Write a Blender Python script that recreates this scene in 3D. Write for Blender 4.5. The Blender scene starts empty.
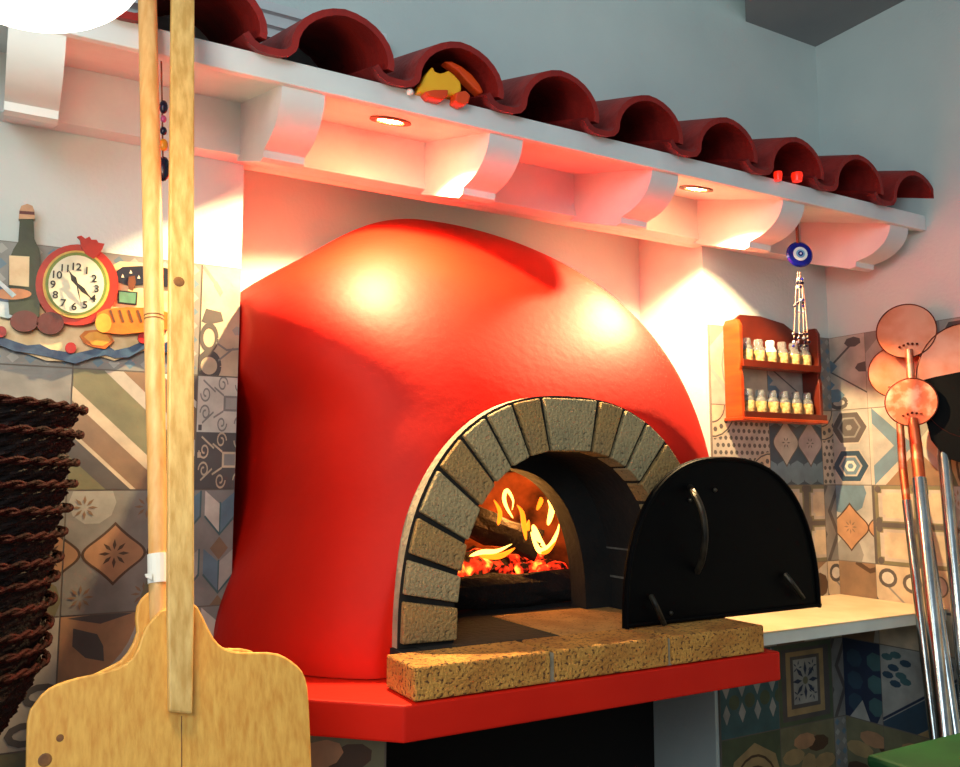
import bpy, bmesh, math, random
from mathutils import Vector, Matrix
random.seed(7)
PI=math.pi
C=bpy.context.scene.collection
# ------------------------------------------------------------------ camera model (used to place points on real planes)
FPX,TH,PH=854.53,.5167,.1082
CAMZ=1.30
s_,c_=math.sin(TH),math.cos(TH);sp_,cp_=math.sin(PH),math.cos(PH)
def ray(x,y):
    u=(x-480)/FPX;v=-(y-383.5)/FPX
    return Vector((s_*cp_+u*c_-v*s_*sp_, c_*cp_-u*s_-v*c_*sp_, sp_+v*cp_))
def at(x,y,p0,n):
    "point where the sight line of a measured pixel meets the plane (p0, n) of the place"
    o=Vector((0,0,CAMZ));d=ray(x,y);n=Vector(n)
    return o+d*((Vector(p0)-o).dot(n)/d.dot(n))
def atY(x,y,Y): return at(x,y,(0,Y,0),(0,1,0))
def atX(x,y,X): return at(x,y,(X,0,0),(1,0,0))
def lin(c):
    return tuple(((v/255)/12.92 if v/255<=.04045 else ((v/255+.055)/1.055)**2.4) for v in c)+(1,)
# ------------------------------------------------------------------ materials
def mat(name,col,rough=.6,col2=None,scale=8,amt=.5,bump=0,bscale=60,metal=0,spec=.5,stretch=None,detail=4,emit=None,estr=0,coat=0,trans=0,contrast=(.35,.65)):
    m=bpy.data.materials.new(name);m.use_nodes=True;nt=m.node_tree;N=nt.nodes;L=nt.links
    b=N['Principled BSDF']
    b.inputs['Base Color'].default_value=lin(col);b.inputs['Roughness'].default_value=rough
    b.inputs['Metallic'].default_value=metal;b.inputs['Specular IOR Level'].default_value=spec
    b.inputs['Coat Weight'].default_value=coat
    b.inputs['Transmission Weight'].default_value=trans
    tc=N.new('ShaderNodeTexCoord');mp=N.new('ShaderNodeMapping');L.new(tc.outputs['Object'],mp.inputs['Vector'])
    if stretch: mp.inputs['Scale'].default_value=stretch
    if col2:
        t=N.new('ShaderNodeTexNoise');t.inputs['Scale'].default_value=scale;t.inputs['Detail'].default_value=detail
        r=N.new('ShaderNodeValToRGB');r.color_ramp.elements[0].position=contrast[0];r.color_ramp.elements[1].position=contrast[1]
        r.color_ramp.elements[0].color=lin(col);r.color_ramp.elements[1].color=lin(col2)
        L.new(mp.outputs['Vector'],t.inputs['Vector']);L.new(t.outputs['Fac'],r.inputs['Fac']);L.new(r.outputs['Color'],b.inputs['Base Color'])
    if bump:
        t=N.new('ShaderNodeTexNoise');t.inputs['Scale'].default_value=bscale;t.inputs['Detail'].default_value=5
        bp=N.new('ShaderNodeBump');bp.inputs['Strength'].default_value=bump;bp.inputs['Distance'].default_value=.01
        L.new(mp.outputs['Vector'],t.inputs['Vector']);L.new(t.outputs['Fac'],bp.inputs['Height']);L.new(bp.outputs['Normal'],b.inputs['Normal'])
    if emit:
        b.inputs['Emission Color'].default_value=lin(emit);b.inputs['Emission Strength'].default_value=estr
    return m
def brickmat(name,c1,c2,dark,pits=.5,scale=14):
    m=mat(name,c1,.85,c2,scale,bump=.8,bscale=140);nt=m.node_tree;N=nt.nodes;L=nt.links;b=N['Principled BSDF']
    src=b.inputs['Base Color'].links[0].from_socket
    t=N.new('ShaderNodeTexNoise');t.inputs['Scale'].default_value=150;t.inputs['Detail'].default_value=3
    tc=N.new('ShaderNodeTexCoord');L.new(tc.outputs['Object'],t.inputs['Vector'])
    r=N.new('ShaderNodeValToRGB');r.color_ramp.elements[0].position=.30+.12*pits;r.color_ramp.elements[1].position=.38+.14*pits
    r.color_ramp.elements[0].color=(1,1,1,1);r.color_ramp.elements[1].color=(0,0,0,1)
    mx=N.new('ShaderNodeMix');mx.data_type='RGBA';L.new(t.outputs['Fac'],r.inputs['Fac']);L.new(r.outputs['Color'],mx.inputs[0])
    L.new(src,mx.inputs[6]);mx.inputs[7].default_value=lin(dark);L.new(mx.outputs[2],b.inputs['Base Color'])
    return m
M={}
M['wall']=mat('white_plaster',(210,220,216),.85,(196,208,206),2.5,bump=.12,bscale=90,contrast=(.3,.7))
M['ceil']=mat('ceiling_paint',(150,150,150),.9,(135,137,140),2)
M['floor']=mat('floor_tile',(120,100,85),.5,(95,80,70),5)
M['red']=mat('red_stucco',(214,27,4),.6,(198,18,2),3,bump=.08,bscale=45,spec=.22)
M['canopy']=mat('white_painted_wood',(222,226,226),.6,(208,213,214),6,bump=.05,bscale=40)
M['terra']=mat('red_terracotta',(158,26,16),.65,(118,12,8),9,bump=.25,bscale=80)
M['tan']=brickmat('tan_firebrick',(214,156,72),(184,122,50),(86,48,18),.5)
M['tanr']=brickmat('tan_hearth_slab',(210,160,94),(180,130,70),(120,84,40),.2)
M['gb']=brickmat('greenish_grey_firebrick',(176,152,108),(148,132,96),(92,82,60),.12,9)
M['gb2']=brickmat('brown_firebrick',(170,132,76),(146,118,76),(96,76,46),.25,9)
M['mort']=mat('dark_mortar',(30,24,18),.95,(20,16,12),30)
M['mortl']=mat('pale_mortar',(176,160,134),.95,(140,132,110),25,bump=.5,bscale=90)
M['mort2']=mat('grey_mortar',(120,116,108),.9,(90,86,80),30)
M['soot']=mat('sooty_brick',(26,22,19),.9,(14,12,11),12,bump=.3,bscale=60)
M['cham']=mat('chamber_brick',(180,96,50),.9,(60,26,14),11,bump=.4,bscale=40)
M['black']=mat('black_steel',(4,4,5),.55,(5,5,7),4,spec=.07)
M['blackd']=mat('worn_dark_steel',(64,58,48),.4,(24,22,20),30,metal=.5)
M['counter']=mat('cream_worktop_stone',(226,205,170),.35,(212,188,150),12)
M['countere']=mat('white_worktop_edge',(214,220,216),.5,(200,208,204),9)
M['wood']=mat('pale_peel_wood',(240,184,88),.5,(218,148,58),9,stretch=(16,16,.9),contrast=(.3,.7),bump=.12,bscale=30,detail=6)
M['wood2']=mat('peel_handle_wood',(236,196,122),.5,(206,158,84),12,stretch=(8,8,.6),bump=.12,bscale=30,detail=6)
M['woodp']=mat('round_handle_wood',(240,190,124),.5,(222,162,92),12,stretch=(8,8,.6),detail=5)
M['knot']=mat('wood_knot',(150,96,44),.6,(110,66,30),60)
M['wick']=mat('dark_wicker',(30,7,6),.75,(12,4,4),70,bump=.7,bscale=200,spec=.4)
M['wick2']=mat('dark_wicker_rim',(52,12,9),.75,(26,6,5),60,bump=.7,bscale=160,spec=.1)
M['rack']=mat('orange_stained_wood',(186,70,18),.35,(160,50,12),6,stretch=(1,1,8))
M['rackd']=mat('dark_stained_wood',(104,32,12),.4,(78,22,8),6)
M['glass']=mat('jar_glass',(235,240,240),.08,trans=.85,spec=.5)
M['label']=mat('jar_label',(222,196,136),.7,(150,104,40),90)
M['labelw']=mat('white_jar_plastic',(236,236,232),.5)
M['spice']=mat('spice',(120,84,40),.8,(80,54,24),80)
M['metalc']=mat('reflection_tinted_metal',(232,150,120),.28,(214,112,74),10,metal=.92)  # warm reflections put into the metal's own colour
M['metald']=mat('dark_edge_metal',(120,50,30),.35,(70,28,18),20,metal=.8)
M['steel']=mat('brushed_steel',(190,196,198),.22,(150,156,160),14,metal=1)
M['steelw']=mat('worn_reflection_tinted_steel',(204,100,66),.4,(224,160,130),16,metal=.85,contrast=(.5,.62))  # worn blotches, with orange of warm reflections put into the colour
M['white']=mat('white_paper_tape',(240,238,230),.8)
M['opal']=mat('opal_glass_lamp',(250,248,240),.4,emit=(255,250,238),estr=3.0)
M['brass']=mat('brass_rim',(150,120,70),.4,metal=.8)
M['bulb']=mat('bulb_glow',(255,240,210),.4,emit=(255,214,140),estr=110)
M['slot']=mat('bulb_holder',(120,80,50),.5,(70,40,24),30)
M['cord']=mat('brown_cord',(120,60,36),.8)
M['cordp']=mat('pale_cord',(206,160,140),.8)
M['blueg']=mat('cobalt_glass',(16,22,130),.1,spec=.6,coat=.4)
M['whiteg']=mat('white_glass',(228,238,240),.15)
M['cyang']=mat('pale_blue_glass',(120,180,214),.15)
M['navy']=mat('navy_glass',(18,20,48),.2)
M['pinkb']=mat('pink_bead',(176,80,130),.3)
M['amber']=mat('amber_bead',(236,150,30),.3)
M['orny']=mat('yellow_glaze',(246,186,36),.35,(240,160,20),12)
M['orno']=mat('orange_glaze',(236,84,22),.35,(214,60,16),12)
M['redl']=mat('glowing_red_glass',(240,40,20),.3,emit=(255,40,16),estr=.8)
M['green']=mat('green_cloth',(10,84,34),.7,(6,66,28),6)
M['dark']=mat('painted_shade_dark',(14,12,12),.95)  # near-black that puts the shade under the oven into the colour
M['log']=mat('charred_log',(34,18,12),.95,(14,8,6),30,bump=1,bscale=60)
M['flame']=mat('flame',(0,0,0),1,emit=(255,120,20),estr=3)
M['flame2']=mat('flame_core',(0,0,0),1,emit=(255,190,80),estr=6)
M['palep']=mat('pale_pier_plaster',(150,160,158),.8,(130,140,130),3)
def ember():
    m=mat('glowing_embers',(30,8,5),.95,bump=.8,bscale=50);nt=m.node_tree;N=nt.nodes;L=nt.links;b=N['Principled BSDF']
    tc=N.new('ShaderNodeTexCoord');t=N.new('ShaderNodeTexNoise');t.inputs['Scale'].default_value=26;t.inputs['Detail'].default_value=6
    r=N.new('ShaderNodeValToRGB');e=r.color_ramp.elements;e[0].position=.45;e[0].color=(0,0,0,1);e[1].position=.72;e[1].color=(1,.28,.03,1)
    e2=r.color_ramp.elements.new(.56);e2.color=(.5,.015,.003,1)
    L.new(tc.outputs['Object'],t.inputs['Vector']);L.new(t.outputs['Fac'],r.inputs['Fac']);L.new(r.outputs['Color'],b.inputs['Emission Color']);b.inputs['Emission Strength'].default_value=5
    return m
M['ember']=ember()
# ------------------------------------------------------------------ mesh builder
class MB:
    def __init__(s): s.v=[];s.f=[];s.m=[]
    def add(s,vs,fs,m=0):
        o=len(s.v);s.v+=[Vector(v) for v in vs];s.f+=[tuple(i+o for i in f) for f in fs];s.m+=[m]*len(fs);return s
    def box(s,a,b,m=0):
        x0,y0,z0=a;x1,y1,z1=b
        return s.add([(x0,y0,z0),(x1,y0,z0),(x1,y1,z0),(x0,y1,z0),(x0,y0,z1),(x1,y0,z1),(x1,y1,z1),(x0,y1,z1)],
          [(0,3,2,1),(4,5,6,7),(0,1,5,4),(1,2,6,5),(2,3,7,6),(3,0,4,7)],m)
    def prism(s,poly,d,m=0,side=None):
        "poly: 3D points, extruded by vector d"
        n=len(poly);d=Vector(d);P=[Vector(p) for p in poly]
        s.add(P+[p+d for p in P],[tuple(range(n))[::-1],tuple(range(n,2*n))],m)
        return s.add(P+[p+d for p in P],[(i,(i+1)%n,n+(i+1)%n,n+i) for i in range(n)],m if side is None else side)
    def tube(s,pts,r,n=12,m=0,cap=True):
        pts=[Vector(p) for p in pts];k=len(pts);rr=r if isinstance(r,(list,tuple)) else [r]*k
        t0=(pts[1]-pts[0]).normalized();a=t0.orthogonal().normalized();vs=[]
        for i,p in enumerate(pts):
            t=((pts[min(i+1,k-1)]-pts[max(i-1,0)])).normalized();a=(a-t*a.dot(t)).normalized();b=t.cross(a)
            vs+=[p+(a*math.cos(2*PI*j/n)+b*math.sin(2*PI*j/n))*rr[i] for j in range(n)]
        fs=[(i*n+j,i*n+(j+1)%n,(i+1)*n+(j+1)%n,(i+1)*n+j) for i in range(k-1) for j in range(n)]
        if cap: fs+=[tuple(range(n))[::-1],tuple(range((k-1)*n,k*n))]
        return s.add(vs,fs,m)
    def lathe(s,prof,c,axis=(0,0,1),n=32,m=0,x=None):
        axis=Vector(axis).normalized();a=(Vector(x) if x else axis.orthogonal()).normalized();b=axis.cross(a);c=Vector(c)
        vs=[c+axis*h+(a*math.cos(2*PI*j/n)+b*math.sin(2*PI*j/n))*r for r,h in prof for j in range(n)]
        k=len(prof)
        return s.add(vs,[(i*n+j,i*n+(j+1)%n,(i+1)*n+(j+1)%n,(i+1)*n+j) for i in range(k-1) for j in range(n)],m)
    def ball(s,c,r,m=0,n=14,sc=(1,1,1)):
        c=Vector(c);vs=[];k=n//2
        for i in range(k+1):
            a=PI*i/k
            for j in range(n): 
                q=2*PI*j/n;vs.append(c+Vector((r*sc[0]*math.sin(a)*math.cos(q),r*sc[1]*math.sin(a)*math.sin(q),r*sc[2]*math.cos(a))))
        return s.add(vs,[(i*n+j,(i+1)*n+j,(i+1)*n+(j+1)%n,i*n+(j+1)%n) for i in range(k) for j in range(n)],m)
ORG={}
def origin(o):
    v=Vector((0,0,0))
    while o is not None: v=v+ORG.get(o.name,Vector((0,0,0)));o=o.parent
    return v
def obj(name,mb,mats,parent=None,loc=None,smooth=False,bevel=0,label=None,cat=None,group=None,kind=None,merge=True,angle=35):
    base=origin(parent);loc=Vector(loc) if loc is not None else base
    me=bpy.data.meshes.new(name);me.from_pydata([v-loc for v in mb.v],[],mb.f)
    if not isinstance(mats,(list,tuple)): mats=[mats]
    for m in mats: me.materials.append(M[m] if isinstance(m,str) else m)
    for p,i in zip(me.polygons,mb.m): p.material_index=i
    bm=bmesh.new();bm.from_mesh(me)
    if merge: bmesh.ops.remove_doubles(bm,verts=bm.verts,dist=1e-5)
    bmesh.ops.recalc_face_normals(bm,faces=bm.faces) if merge else None
    if smooth:
        for f in bm.faces:f.smooth=True
        for e in bm.edges:
            if len(e.link_faces)==2 and e.calc_face_angle(0)>math.radians(angle): e.smooth=False
    bm.to_mesh(me);bm.free();me.update()
    o=bpy.data.objects.new(name,me);C.objects.link(o);o.parent=parent;o.location=loc-base;ORG[o.name]=loc-base
    if bevel:
        b=o.modifiers.new('bevel','BEVEL');b.width=bevel;b.segments=2;b.limit_method='ANGLE'
    if label:o['label']=label
    if cat:o['category']=cat
    if group:o['group']=group
    if kind:o['kind']=kind
    return o
def thing(name,label,cat,loc,group=None):
    o=bpy.data.objects.new(name,None);C.objects.link(o);o.location=loc;ORG[o.name]=Vector(loc);o.empty_display_size=.05
    o['label']=label;o['category']=cat
    if group:o['group']=group
    return o
def dup(root,loc,label,group=None):
    r=root.copy();C.objects.link(r);r.location=loc;r['label']=label
    if group:r['group']=group
    for ch in list(root.children):
        c=ch.copy();C.objects.link(c);c.parent=r
        for g in list(ch.children):
            d=g.copy();C.objects.link(d);d.parent=c
    return r
# ------------------------------------------------------------------ setting
D=1.94;XR=2.485;JL=.472;JR=1.905;RB=2.22;ZT=1.7715;ZC=2.83
def setting(name,mb,m,parent=None,**k): return obj(name,mb,m,parent,kind='structure',**k)
b=MB()
b.box((-1.6,D,0),(JL,D+.34,2.02));b.box((JR,D,0),(XR,D+.34,2.02));b.box((-1.6,D,2.02),(XR,D+.03,3.9));b.box((JL,RB+.02,0),(JR,RB+.06,2.14));
b.box((JR,D+.03,2.02),(XR,D+.34,2.16));b.box((-1.6,D+.03,2.02),(JL,D+.34,2.16));b.box((JL,D+.03,2.12),(JR,RB+.06,2.16))
setting('wall_back',b,'wall',loc=(0,D,0))
b=MB();b.box((XR,-1.2,0),(XR+.12,D+.3,3.9));setting('wall_right',b,'wall',loc=(XR,0,0))
b=MB();b.box((-1.6,-1.2,-.05),(XR+.12,D+.3,0));setting('floor',b,'floor')
# lower ceiling panel in the corner whose left edge breaks off, higher ceiling beyond it
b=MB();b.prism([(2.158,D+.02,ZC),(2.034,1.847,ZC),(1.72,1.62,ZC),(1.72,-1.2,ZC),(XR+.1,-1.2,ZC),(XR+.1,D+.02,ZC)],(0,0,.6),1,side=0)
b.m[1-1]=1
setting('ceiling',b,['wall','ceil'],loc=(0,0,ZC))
# cornice strips above the tiles at the left
b=MB()
for z0,z1,d in ((2.33,2.352,.03),(2.352,2.378,.045),(2.378,2.40,.06)): b.box((-1.6,D-d,z0),(.80,D,z1))
setting('trim_1',b,'canopy',loc=(0,D,2.36))
# recess lining under the oven, its near-black colour stands for deep shade
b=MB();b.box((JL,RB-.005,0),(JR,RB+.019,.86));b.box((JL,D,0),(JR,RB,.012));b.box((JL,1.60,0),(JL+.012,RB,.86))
obj('shade_lining',b,'dark',loc=(JL,RB,0),kind='structure');bpy.data.objects['shade_lining'].name='recess_shade_lining'
# ------------------------------------------------------------------ patterned wall tiles
PAL=dict(cream=(208,188,160),white=(214,208,196),grey=(140,138,134),lgrey=(172,170,164),dgrey=(92,86,84),brown=(140,112,88),dbrown=(84,62,48),
 blue=(104,132,150),dblue=(52,76,96),tan=(176,148,104),olive=(124,120,92),orange=(186,140,104),teal=(70,104,108),green=(86,98,74),navy=(40,52,78),pale=(190,180,168),mauve=(170,158,160))
PK=list(PAL)
TM=[]
for k in PK:
    c=PAL[k];c2=tuple(int(v*.80+8) for v in c)
    TM.append(mat('glazed_tile_'+k,c,.42,c2,16,bump=.05,bscale=60,detail=6))
TM.append(mat('tile_grout',(112,104,96),.9))
def clip(poly,x0,x1,y0,y1):
    def half(P,f,cut):
        out=[]
        for i in range(len(P)):
            a,b=P[i-1],P[i];fa,fb=f(a),f(b)
            if fb>=0:
                if fa<0: t=fa/(fa-fb);out.append((a[0]+(b[0]-a[0])*t,a[1]+(b[1]-a[1])*t))
                out.append(b)
            elif fa>=0: t=fa/(fa-fb);out.append((a[0]+(b[0]-a[0])*t,a[1]+(b[1]-a[1])*t))
        return out
    for f in (lambda p:p[0]-x0,lambda p:x1-p[0],lambda p:p[1]-y0,lambda p:y1-p[1]):
        poly=half(poly,f,0)
        if len(poly)<3: return None
    return poly
class Tile:
    def __init__(s,mb,fn,u0=0,u1=1,v0=0,v1=1): s.mb=mb;s.fn=fn;s.b=(u0,u1,v0,v1);s.k=0
    def poly(s,P,c):
        s.k+=1;P=clip([tuple(p) for p in P],*s.b)
        if P:
            Q=[]
            for p in P:
                if not Q or abs(p[0]-Q[-1][0])+abs(p[1]-Q[-1][1])>1e-5: Q.append(p)
            while len(Q)>2 and abs(Q[0][0]-Q[-1][0])+abs(Q[0][1]-Q[-1][1])<1e-5: Q.pop()
            P=Q if len(Q)>2 else None
        if P:
            s.mb.add([s.fn(u,v,s.k) for u,v in P],[tuple(range(len(P)))],PK.index(c))
    def bg(s,c): s.poly([(0,0),(1,0),(1,1),(0,1)],c)
    def circ(s,x,y,r,c,n=20,ry=None,rot=0): s.poly([(x+r*math.cos(rot+2*PI*i/n),y+(ry or r)*math.sin(rot+2*PI*i/n)) for i in range(n)],c)
    def line(s,pts,w,c):
        s.k+=1;k=s.k;n=len(pts);off=[]
        for i in range(n):
            a=pts[max(i-1,0)];b=pts[min(i+1,n-1)];d=math.hypot(b[0]-a[0],b[1]-a[1])
            if d<1e-6: a=pts[i];d=math.hypot(b[0]-a[0],b[1]-a[1]) or 1
            nx,ny=-(b[1]-a[1])/d,(b[0]-a[0])/d;f=1
            if 0<i<n-1:
                e=math.hypot(b[0]-pts[i][0],b[1]-pts[i][1]) or 1;m=(-(b[1]-pts[i][1])/e)*nx+((b[0]-pts[i][0])/e)*ny;f=min(1.6,1/max(.5,abs(m)))
            off.append((nx*w/2*f,ny*w/2*f))
        for i in range(n-1):
            (x0,y0),(x1,y1)=pts[i],pts[i+1];(a0,b0),(a1,b1)=off[i],off[i+1]
            s.k=k-1;s.poly([(x0+a0,y0+b0),(x0-a0,y0-b0),(x1-a1,y1-b1),(x1+a1,y1+b1)],c)
        s.k=k
    def ring(s,x,y,r,w,c,a0=0,a1=2*PI,n=22,ry=None): s.line([(x+r*math.cos(a0+(a1-a0)*i/n),y+(ry or r)*math.sin(a0+(a1-a0)*i/n)) for i in range(n+1)],w,c)
    def hexa(s,x,y,r,c,k=1.0): s.circ(x,y,r,c,6)
    def star(s,x,y,r,c,n=8,r2=.35):
        for i in range(n):
            a=2*PI*i/n;s.k+=1;s.k-=1
            s.poly([(x+r*.25*math.cos(a),y+r*.25*math.sin(a)),(x+r*.6*math.cos(a-.2),y+r*.6*math.sin(a-.2)),(x+r*math.cos(a),y+r*math.sin(a)),(x+r*.6*math.cos(a+.2),y+r*.6*math.sin(a+.2))],c);s.k-=1
        s.k+=1
    def spiral(s,x,y,r,w,c,a0=0,turn=1.4,dirn=1):
        s.line([(x+r*(1-t*.75)*math.cos(a0+dirn*2*PI*turn*t),y+r*(1-t*.75)*math.sin(a0+dirn*2*PI*turn*t)) for t in [i/22 for i in range(23)]],w,c)
def t_stripes(t):
    t.bg('dgrey');
    def dg(a,bb,c): t.poly([(0,a),(0,bb),(2,bb-2*.94),(2,a-2*.94)],c)
    dg(-.6,.30,'olive');dg(.28,.46,'dgrey');dg(.46,.50,'cream');dg(.50,.74,'brown');dg(.74,.86,'cream');dg(.86,1.22,'olive');dg(1.22,1.36,'pale');dg(1.36,1.64,'brown');dg(1.64,1.70,'white')
def ogee_pts(x,y,a,h,n=8):
    # lozenge with ogee tips up and down
    P=[]
    for sx,sy in ((1,1),(1,-1),(-1,-1),(-1,1)):
        seg=[(sx*a*(math.sin(PI/2*i/n))**1.0,sy*h*(1-(i/n))**1.15*(1-.18*math.sin(PI*i/n))) for i in range(n+1)]
        P+= seg if (sx,sy) in ((1,1),(-1,-1)) else seg[::-1]
    return [(x+p[0],y+p[1]) for p in P]
def t_ogee(t,bgc='grey',fc='orange',sc='dbrown',a=.25,h=.26):
    t.bg(bgc)
    t.circ(.2,.9,.18,'lgrey',10);t.circ(.8,.12,.2,'olive',10)
    for x in (0,.5,1.0):
        t.poly(ogee_pts(x-.12,.48,a,h),'dbrown');t.poly(ogee_pts(x-.12,.48,a-.022,h-.03),fc);t.star(x-.12,.48,.12,sc)
    for x,y in ((.14,.86),(.62,.86),(.14,.14),(.62,.14)): t.star(x,y,.10,'brown')
def t_leaf(t):
    t.bg('brown');t.circ(-.05,1.05,.78,'pale',40);t.circ(-.05,1.05,.64,'orange',40)
    t.poly([(.05,.98),(.3,.92),(.55,.99),(.3,1.0)],'dgrey')
    t.poly([(.1,.9),(.28,.84),(.33,.74),(.34,.62),(.2,.66),(.1,.76)],'dgrey');t.star(.86,.16,.12,'dbrown')
def t_floral(t):
    t.bg('cream');t.line([(0,.0),(0,1)],.03,'dgrey')
    t.line([(.02,.98),(.28,.78)],.04,'grey');t.line([(.2,.84),(.3,.74)],.06,'grey')
    for x,y,c in ((.12,.68,'lgrey'),(.5,.86,'lgrey'),(.62,.64,'lgrey'),(.55,.42,'lgrey')): t.circ(x,y,.08,c,5,.045,.5)
    t.poly([(.02,.48),(.14,.46),(.34,.5),(.3,.58),(.08,.6)],'dgrey')
    t.ring(.14,.34,.11,.05,'dgrey');t.ring(.15,.09,.15,.06,'dgrey',ry=.11)
    t.line([(.24,.3),(.4,.24),(.6,.26),(.8,.32)],.02,'grey');t.line([(.28,.14),(.5,.26)],.02,'grey')
    t.ring(.8,.08,.16,.05,'dgrey',PI*.5,PI*1.3);t.circ(.75,.8,.12,'lgrey',6)
def t_scroll(t):
    for y0,b,f,q in ((.5,'white','grey','lgrey'),(0,'dgrey','cream','grey')):
        t.poly([(0,y0),(1,y0),(1,y0+.5),(0,y0+.5)],b)
        for X in (0,.72):
            t.line([(X+.08,y0+.08),(X+.24,y0+.18)],.018,f);t.line([(X+.08,y0+.46),(X+.26,y0+.36)],.018,f)
            t.line([(X+.24,y0+.34),(X+.24,y0+.16),(X+.46,y0+.16),(X+.46,y0+.34),(X+.24,y0+.34)],.02,f) if False else None
            t.poly([(X+.38,y0+.19),(X+.60,y0+.19),(X+.60,y0+.33),(X+.38,y0+.33)],f);t.poly([(X+.41,y0+.21),(X+.57,y0+.21),(X+.57,y0+.31),(X+.41,y0+.31)],q)
            t.line([(X+.24,y0+.40),(X+.38,y0+.33)],.018,f);t.line([(X+.24,y0+.13),(X+.38,y0+.19)],.018,f)
            t.line([(X+.60,y0+.33),(X+.74,y0+.40)],.018,f);t.line([(X+.60,y0+.19),(X+.74,y0+.13)],.018,f)
            for x,y,a in ((.12,.34,PI),(.12,.17,PI),(.36,.08,0),(.36,.43,0),(.62,.08,PI),(.62,.43,PI)):
                t.spiral(X+x,y0+y,.075,.017,f,a,1.3,1 if y>.25 else -1)
        t.circ(.05,y0+(.04 if y0 else .3),.035,'dgrey' if y0 else 'cream',4,rot=PI/4)
def t_cubes(t,a='grey',b='blue',w='white'):
    t.bg('grey')
    for X in (0,.5,1):
        for Y,c1,c2,c3 in ((.75,b,w,'dgrey'),(.25,'lgrey',b,'dgrey')):
            x=X-.12;r=.22
            t.poly([(x-r,Y+.02),(x,Y-.14),(x,Y+.12),(x-r,Y+.24)],c2);t.poly([(x,Y-.14),(x+r,Y+.02),(x+r,Y+.24),(x,Y+.12)],c1)
            t.poly([(x,Y-.16),(x+.13,Y-.26),(x,Y-.36),(x-.13,Y-.26)],'brown')
            t.line([(x,Y+.14),(x,Y-.14),(x+r,Y+.02),(x+r,Y+.24)],.022,'teal');t.line([(x,Y-.14),(x-r,Y+.02)],.02,'teal')
def t_arc(t):
    t.bg('lgrey');t.poly([(0,.5),(.5,0),(1,0),(1,1),(.5,1)],'cream');t.poly([(0,0),(.42,0),(0,.42)],'pale');t.poly([(0,1),(0,.72),(.3,1)],'grey');t.ring(.75,.5,.55,.025,'grey')
def t_dots(t,base='pale'):
    t.bg(base)
    n=11
    for i in range(n):
        for j in range(n):
            t.circ((i+.5+(j%2)*.5)/n,(j+.5)/n,.03,'dgrey',6);t.k-=1
    t.k+=1
    for cx,cy,q in ((1.0,0,1),(0,1,1)):
        t.circ(cx,cy,.42,'cream',26);t.ring(cx,cy,.40,.02,'dgrey')
        for k in range(18):
            a=2*PI*k/18;t.circ(cx+.31*math.cos(a),cy+.31*math.sin(a),.035,'dgrey',6);t.k-=1
        t.k+=1;t.ring(cx,cy,.22,.02,'dgrey')
def t_ogee2(t):
    t.bg('dblue');
    for x in (0,.25,.5,.75,1): t.circ(x,.16,.16,'blue',8);t.circ(x,.9,.15,'blue',8)
    for x,c in ((.30,'pale'),(.76,'mauve')):
        t.poly(ogee_pts(x,.55,.24,.32),'dgrey');t.poly(ogee_pts(x,.55,.225,.29),c);t.star(x,.55,.08,'dgrey',6)
def t_oct(t,c='cream'):
    t.bg('olive')
    t.poly([(0,.47),(1,.47),(1,.53),(0,.53)],'dgrey');t.poly([(.60,0),(.70,0),(.70,1),(.60,1)],'dgrey');t.poly([(.0,0),(.04,0),(.04,1),(0,1)],'dgrey')
    for y in (.25,.75):
        for x,w in ((.33,.24),(.9,.17)):
            h=.20;P=[(x-w+.05,y-h),(x+w-.05,y-h),(x+w-.05,y-h+.05),(x+w,y-h+.05),(x+w,y+h-.05),(x+w-.05,y+h-.05),(x+w-.05,y+h),(x-w+.05,y+h),(x-w+.05,y+h-.05),(x-w,y+h-.05),(x-w,y-h+.05),(x-w+.05,y-h+.05)]
            t.poly(P,'pale');t.poly([(x+(a-x)*.76,y+(b_-y)*.80) for a,b_ in P],c)
    for x in (.04,.65): 
        for y in (.0,.5,1):
            for dx,dy in ((.05,.05),(-.05,.05),(.05,-.05),(-.05,-.05)): t.circ(x+dx,y+dy,.045,'dgrey',8)
def t_hex(t,x=.285):
    t.bg('lgrey');t.line([(.02,0),(.02,1)],.03,'grey')
    def h(y,r,ry,c): t.circ(x,y,r,c,6,ry)
    for y,c1,c2 in ((.76,'dgrey','grey'),(.25,'dblue','blue')):
        h(y,.29,.25,'pale');h(y,.27,.23,c1);h(y,.18,.155,'pale' if y<.5 else 'grey');h(y,.15,.13,c1 if y>.5 else c2);h(y,.09,.08,'white' if y<.5 else 'dgrey');h(y,.05,.04,c2)
def t_leaves(t,b='pale'):
    t.bg(b)
    t.line([(-.1,.5),(.35,.85)],.03,'dgrey');t.line([(.0,.55),(.6,.2)],.02,'dgrey')
    for x,y in ((.4,.9),(.55,.55),(.75,.78)): t.circ(x,y,.13,'dgrey',7,.07,.5)
    for x,y in ((.9,.4),(.15,.1),(.8,.12)): t.ring(x,y,.12,.05,'dgrey',ry=.07,n=10)
    for x,y in ((-.05,.6),(-.1,.35),(.05,.2)): t.circ(x,y,.2,'blue',6,.1)
def t_diamond(t):
    t.bg('pale');t.poly([(.05,1),(.62,.5),(.05,0)],'blue');t.poly([(.05,.8),(.35,.5),(.05,.25)],'lgrey');t.poly([(.2,0),(.66,.44),(1.1,0)],'brown');t.poly([(.3,1),(.7,.56),(1.1,1)],'grey')
    t.poly([(.72,.5),(1,.75),(1,.25)],'cream')
def t_ogee3(t):
    t.bg('lgrey');t.circ(.2,.9,.3,'blue',9);t.circ(.7,.16,.25,'lgrey',9);t.circ(.2,.1,.22,'grey',9)
    for x in (.24,.78,-.30):
        t.poly(ogee_pts(x,.45,.28,.32),'dbrown');t.poly(ogee_pts(x,.45,.26,.29),'orange')
    t.star(.24,.45,.1,'brown')
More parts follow.
